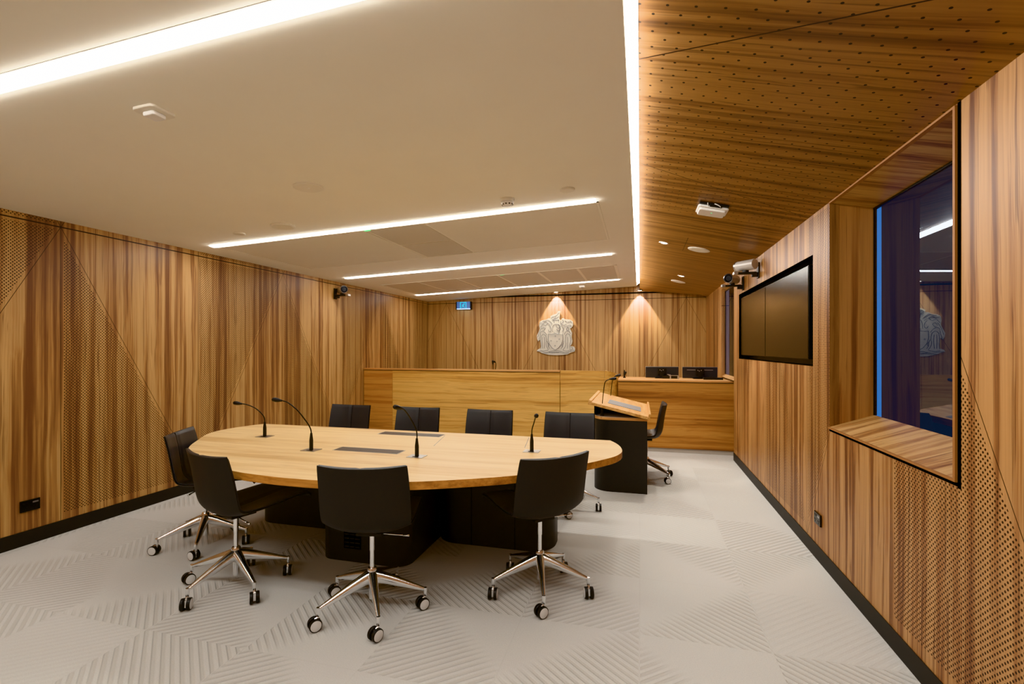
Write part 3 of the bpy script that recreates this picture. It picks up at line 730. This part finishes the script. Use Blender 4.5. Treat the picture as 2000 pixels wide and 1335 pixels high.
# bench microphones: heads rising above the bench
microphone('small black microphone head above the bench, seen edge-on', (-2.284, 7.42, .98), (0, -.3, 1), [(0, 0, .14), (0, -.005, .19), (0, -.008, .22)], True, 'gooseneck microphones on the bench')
microphone('small black microphone head above the bench, facing the table', (-2.225, 7.36, .98), (-.2, -1, .3), [(0, 0, .14), (.006, 0, .22), (.0, -.01, .247)], True, 'gooseneck microphones on the bench')
microphone('lone black microphone head above the desk end beside the bench', (-.225, 7.5, 1.004), (.4, -.2, 1), [(0, 0, .03), (.0, 0, .035), (.002, 0, .04)], False, 'gooseneck microphones on the desk')
bm_ = None
def monitor(label, x0, x1, z0, z1, y, slot):
    cx = (x0+x1)/2
    m = thing('monitor', label, 'monitor', (cx, y, 1.004), 0, 'computer monitors on the desk')
    w = (x1-x0)/2
    bm = BM(); box(bm, -w, w, -.016, .0, z0-1.004, z1-1.004); obj('casing', bm, M['monitor_back'], m, bevel=.006)
    bm = BM(); box(bm, -w-.003, w+.003, .0, .014, z0-1.007, z1-1.0); fr = obj('bezel', bm, M['steel'], m)
    bm = BM(); box(bm, -w+.012, w-.012, .0141, .0155, z0-.99, z1-1.016); obj('display_panel', bm, M['screen'], m)
    bm = BM(); box(bm, -.06, .06, -.03, -.016, .045, .15); mt = obj('mount', bm, M['bezel'], m, bevel=.004)
    bm = BM()
    for a, b in ((-.035, .115), (-.015, .105), (.012, .115), (-.03, .075), (-.008, .08)): box(bm, a, a+.012, -.0325, -.03, b, b+.014)
    obj('mount_bolts', bm, M['steel'], mt)
    bm = BM(); box(bm, -.03, .03, -.06, -.03, 0, .10); box(bm, -.1, .1, -.12, .06, -.0, .008); obj('stand', bm, M['bezel'], m)
    if slot:
        bm = BM(); box(bm, -w+.06, w-.06, -.0175, -.0155, z1-1.004-.045, z1-1.004-.038); obj('vent_slot', bm, M['steel'], m)
monitor('monitor seen from behind, grey sheen, with silver holder before it', .087, .56, .95+.06, 1.172, 7.6, False)
monitor('darker monitor seen from behind, closest to the right wall', .617, 1.10, .95+.06, 1.172, 7.6, True)
t = thing('document_holder', 'silver-framed small black holder in front of the grey-sheen monitor', 'holder', (.43, 7.42, 1.004))
bm = BM(); box(bm, -.11, .115, -.02, .0, .006, .045); obj('tray', bm, M['bezel'], t)
bm = BM(); box(bm, -.02, .115, -.024, -.018, .045, .055); box(bm, -.005, .012, -.026, -.02, .0, .05); box(bm, .1, .122, -.03, -.02, 0, .045); box(bm, -.05, .0, -.024, -.018, .052, .064, M=Matrix.Rotation(.15, 4, 'Y')); obj('silver_frame', bm, M['steel'], t)
t = thing('desk_phone', 'low black desk phone beside the darker monitor', 'phone', (1.0, 7.40, 1.004))
bm = BM(); box(bm, -.12, .14, -.06, .06, .0, .028); obj('body', bm, M['black'], t, bevel=.006)
bm = BM(); box(bm, -.11, .05, -.062, -.03, .026, .036); obj('handset', bm, M['bezel'], t, bevel=.006)

# ------------------------------------------------------------------ chairs
def make_chair():
    """faces local +y; base star at angle 0 = first arm along local x, turned per chair"""
    c = thing('swivel_chair', 'x', 'chair')
    prof = [(.372, .470), (.352, .489), (.285, .490), (.16, .474), (.04, .459), (-.055, .455), (-.115, .469), (-.152, .504), (-.172, .56), (-.182, .63), (-.195, .72), (-.211, .80), (-.218, .832)]
    hw = [.195, .208, .216, .224, .230, .234, .238, .241, .243, .243, .241, .238, .235]
    up = [.012, .016, .022, .028, .036, .044, .050, .055, .058, .055, .05, .046, .044]
    prof3 = smoothpath([(0, y, z) for y, z in prof], 3); hws = [v[0] for v in smoothpath([(w, 0, 0) for w in hw], 3)]; ups = [v[0] for v in smoothpath([(w, 0, 0) for w in up], 3)]
    nv = len(prof3); nu = 20
    def grid(th, inset, seamed):
        bm = BM(); F = []; B = []
        for i in range(nv):
            p = prof3[i]; d = (prof3[min(i+1, nv-1)] - prof3[max(i-1, 0)]).normalized()
            nrm = Vector((0, d.z, -d.y))                        # towards the sitter
            if nrm.z < 0 and i < nv/3: nrm = -nrm
            fr, br = [], []
            for j in range(nu+1):
                u = -1 + 2*j/nu
                if seamed and abs(u) < .05: u = 0
                w = hws[i] - inset
                q = p + Vector((u*w, 0, 0)) + nrm*(ups[i]*abs(u)**2.4)
                puff = th*(1 - .55*abs(u)**6)
                if seamed:
                    puff *= (.62 if abs(u) < .01 else 1)
                    if i < 2 or i > nv-3: puff *= .75
                fr.append(bm.verts.new(q + nrm*puff)); br.append(bm.verts.new(q + nrm*(.004 if seamed else -.002)))
            F.append(fr); B.append(br)
        for i in range(nv-1):
            for j in range(nu):
                bm.faces.new((F[i][j], F[i][j+1], F[i+1][j+1], F[i+1][j])); bm.faces.new((B[i][j], B[i+1][j], B[i+1][j+1], B[i][j+1]))
            bm.faces.new((F[i][0], F[i+1][0], B[i+1][0], B[i][0])); bm.faces.new((F[i][nu], B[i][nu], B[i+1][nu], F[i+1][nu]))
        for j in range(nu):
            bm.faces.new((F[0][j], B[0][j], B[0][j+1], F[0][j+1])); bm.faces.new((F[-1][j], F[-1][j+1], B[-1][j+1], B[-1][j]))
        return bm
    obj('shell', grid(.008, 0, False), M['shell'], c, smooth=True, auto=.9)
    pad = obj('upholstery', grid(.026, .006, True), M['leather'], c, smooth=True, auto=.9)
    # stitched seam down the middle
    bm = BM(); P = []
    for i in range(1, nv-1):
        d = (prof3[i+1] - prof3[i-1]).normalized(); nrm = Vector((0, d.z, -d.y))
        if nrm.z < 0 and i < nv/3: nrm = -nrm
        P.append(prof3[i] + nrm*.0165)
    tube(bm, P, .0036, 6); obj('centre_seam', bm, M['seam'], pad)
    bm = BM(); lathe(bm, [(.017, .065), (.017, .2)], 20); lathe(bm, [(.0125, .2), (.0125, .33), (.0145, .331), (.0145, .415), (.018, .416), (.018, .428)], 20); obj('gas_column', bm, M['chrome'], c, smooth=True, auto=.5)
    bm = BM(); box(bm, -.07, .07, -.06, .09, .428, .446); obj('seat_plate', bm, M['black'], c, bevel=.004)
    bm = BM(); tube(bm, [(.03, -.01, .432), (.10, -.02, .428), (.185, -.03, .426)], .0042, 8); tube(bm, [(.18, -.0295, .426), (.215, -.033, .4255)], .0062, 8); obj('lever', bm, M['chrome'], c, smooth=True)
    hub = BM(); lathe(hub, [(.021, .155), (.026, .165), (.026, .228), (.022, .236), (.016, .237)], 24); obj('hub', hub, M['chrome'], c, smooth=True, auto=.6)
    arms, casts = [], []
    bm = BM()
    N = 10; rings = []
    for k in range(N+1):
        f = k/N; r = .02 + (.292-.02)*f
        zt = .222 - (.222-.112)*f**1.08 ; h = .052*(1-f)**.9 + .018; w = .018*(1-f) + .0095
        ring = []
        for a in range(12):
            th = 2*PI*a/12; cs, sn = math.cos(th), math.sin(th)
            ring.append(bm.verts.new((r, w*math.copysign(abs(cs)**.7, cs), zt - h/2 + h/2*math.copysign(abs(sn)**.8, sn))))
        rings.append(ring)
    for i in range(N):
        for a in range(12): bm.faces.new((rings[i][a], rings[i][(a+1) % 12], rings[i+1][(a+1) % 12], rings[i+1][a]))
    bm.faces.new(rings[0][::-1]); bm.faces.new(rings[-1])
    lathe(bm, [(.0085, .068), (.0105, .075), (.0115, .104), (.0095, .113)], 14, M=Matrix.Translation((.292, 0, 0)))
    arm = obj('base_arm', bm, M['chrome'], c, smooth=True, auto=.8)
    # caster: chrome fork, two wheels
    bm = BM(); lathe(bm, [(.0085, .062), (.007, .072)], 12); box(bm, -.006, .006, -.031, .004, .018, .056)
    tube(bm, [(0, .0, .066), (0, -.004, .060), (0, -.018, .056)], .0085, 10); cast = obj('caster', bm, M['chrome'], c, smooth=True, auto=.6, loc=(.292, 0, 0))
    WM = Matrix.Translation((.0, -.018, .0325)) @ Matrix.Rotation(PI/2, 4, 'Y')
    for sgn in (-1, 1):
        bm = BM(); pr = [(.0245, .0255), (.0275, .0258), (.0315, .0245), (.0325, .020), (.0325, .0105), (.030, .0075)]
        pr = [(r, z*sgn) for r, z in pr]
        lathe(bm, pr, 28, M=WM, mis=[0, 0, 0, 0, 0])
        lathe(bm, [(.0272, .0245*sgn), (.0272, .0264*sgn), (.0255, .0272*sgn)], 28, M=WM, mi=1)
        obj('wheel', bm, [M['tyre'], M['disc']], cast, smooth=True, auto=.5)
    arms.append(arm); casts.append(cast)
    for k in range(1, 5):
        a2 = arm.copy(); COL.objects.link(a2); a2.parent = c; arms.append(a2)
        c2 = copy_tree(cast, c); casts.append(c2)
    return c
def pose_chair(c, x, y, face, star, casters, label, group):
    """face: heading of the sitter in degrees from +x; star: world angle of an arm; casters: world headings"""
    c.location = (x, y, 0); rz = math.radians(face - 90); c.rotation_euler = (0, 0, rz)
    c['label'] = label; c['group'] = group
    ch = list(c.children)
    ar = [o for o in ch if o.name.startswith('base_arm')]; ca = [o for o in ch if o.name.startswith('caster')]
    for k in range(5):
        a = math.radians(star + 72*k) - rz
        ar[k].rotation_euler = (0, 0, a)
        ca[k].location = (.292*math.cos(a), .292*math.sin(a), 0); ca[k].rotation_euler = (0, 0, math.radians(casters[k]) - rz)
g1, g2 = 'swivel chairs on the near side of the table', 'swivel chairs on the far side of the table'
CH = [(-3.115, 2.87, 28, -126, (-75, -95, 40, -30, 50), 'black swivel chair at left end of table, seen from its side', g1),
      (-2.395, 2.42, 72, -99, (30, 45, 30, 40, -18), 'black swivel chair partly covering the chair at the table end, angled right', g1),
      (-1.437, 2.385, 104, -125, (-38, -22, -36, -30, -38), 'black swivel chair with back squarely to viewer, before the vented pedestal', g1),
      (-.583, 2.845, 134, -146, (8, -42, 17, 20, 10), 'black swivel chair angled left on the right curve of the table', g1),
      (-3.02, 4.42, -90, -70, (20, 80, 140, 200, 260), 'black swivel chair behind table, first from the left timber wall', g2),
      (-2.215, 4.41, -88, -85, (20, 80, 140, 200, 260), 'black swivel chair behind table, second from the left timber wall', g2),
      (-1.44, 4.40, -90, -60, (20, 80, 140, 200, 260), 'black swivel chair behind table, third from the left timber wall', g2),
      (-.648, 4.39, -92, -76, (-52, 5, -60, 20, 80), 'black swivel chair behind table, next to the lectern', g2),
      (.075, 5.60, 178, -38, (-72, 30, 100, 150, -60), 'black swivel chair tucked into the open side of the lectern', 'swivel chair at the lectern')]
proto = make_chair()
chairs = [proto] + [copy_tree(proto) for _ in CH[1:]]
for c, a in zip(chairs, CH): pose_chair(c, *a)

# ------------------------------------------------------------------ lights
def spot(name, loc, target, energy, angle, blend=.35, col=(1, .90, .70), size=.02):
    l = bpy.data.lights.new(name, 'SPOT'); l.energy = energy; l.spot_size = math.radians(angle); l.spot_blend = blend; l.color = col; l.shadow_soft_size = size
    o = bpy.data.objects.new(name, l); COL.objects.link(o); o.location = loc
    o.rotation_euler = (Vector(target) - Vector(loc)).to_track_quat('-Z', 'Y').to_euler(); return o
spot('washer_lamp', (-1.60, 9.415, 2.545), (-1.60, 9.55, 1.9), 130, 70, .2)
spot('washer_lamp', (.0, 9.405, 2.53), (.0, 9.55, 1.9), 150, 70, .2)
spot('downlight_lamp', (.258, 5.54, 2.585), (.1, 5.4, 0), 90, 88, .25, (1, .93, .82), .03)
spot('downlight_lamp', (.60, 7.58, 2.50), (.45, 7.4, 0), 50, 80, .3, (1, .93, .82), .03)
w = bpy.data.worlds.new('world'); scene.world = w; w.use_nodes = True
w.node_tree.nodes['Background'].inputs[0].default_value = (.9, .82, .72, 1); w.node_tree.nodes['Background'].inputs[1].default_value = .0

# ------------------------------------------------------------------ camera
cam = bpy.data.cameras.new('camera'); cam.sensor_width = 36; cam.lens = 36*940/2000; cam.shift_y = 12.5/2000; cam.clip_start = .05
co = bpy.data.objects.new('camera', cam); COL.objects.link(co)
co.location = (0, 0, EYE); co.rotation_euler = (PI/2, 0, math.atan(249.5/940))
scene.camera = co
scene.view_settings.view_transform = 'Khronos PBR Neutral'
scene.view_settings.exposure = 0
scene.cycles.use_denoising = True
scene.cycles.max_bounces = 10
scene.cycles.diffuse_bounces = 6
scene.cycles.sample_clamp_indirect = 6
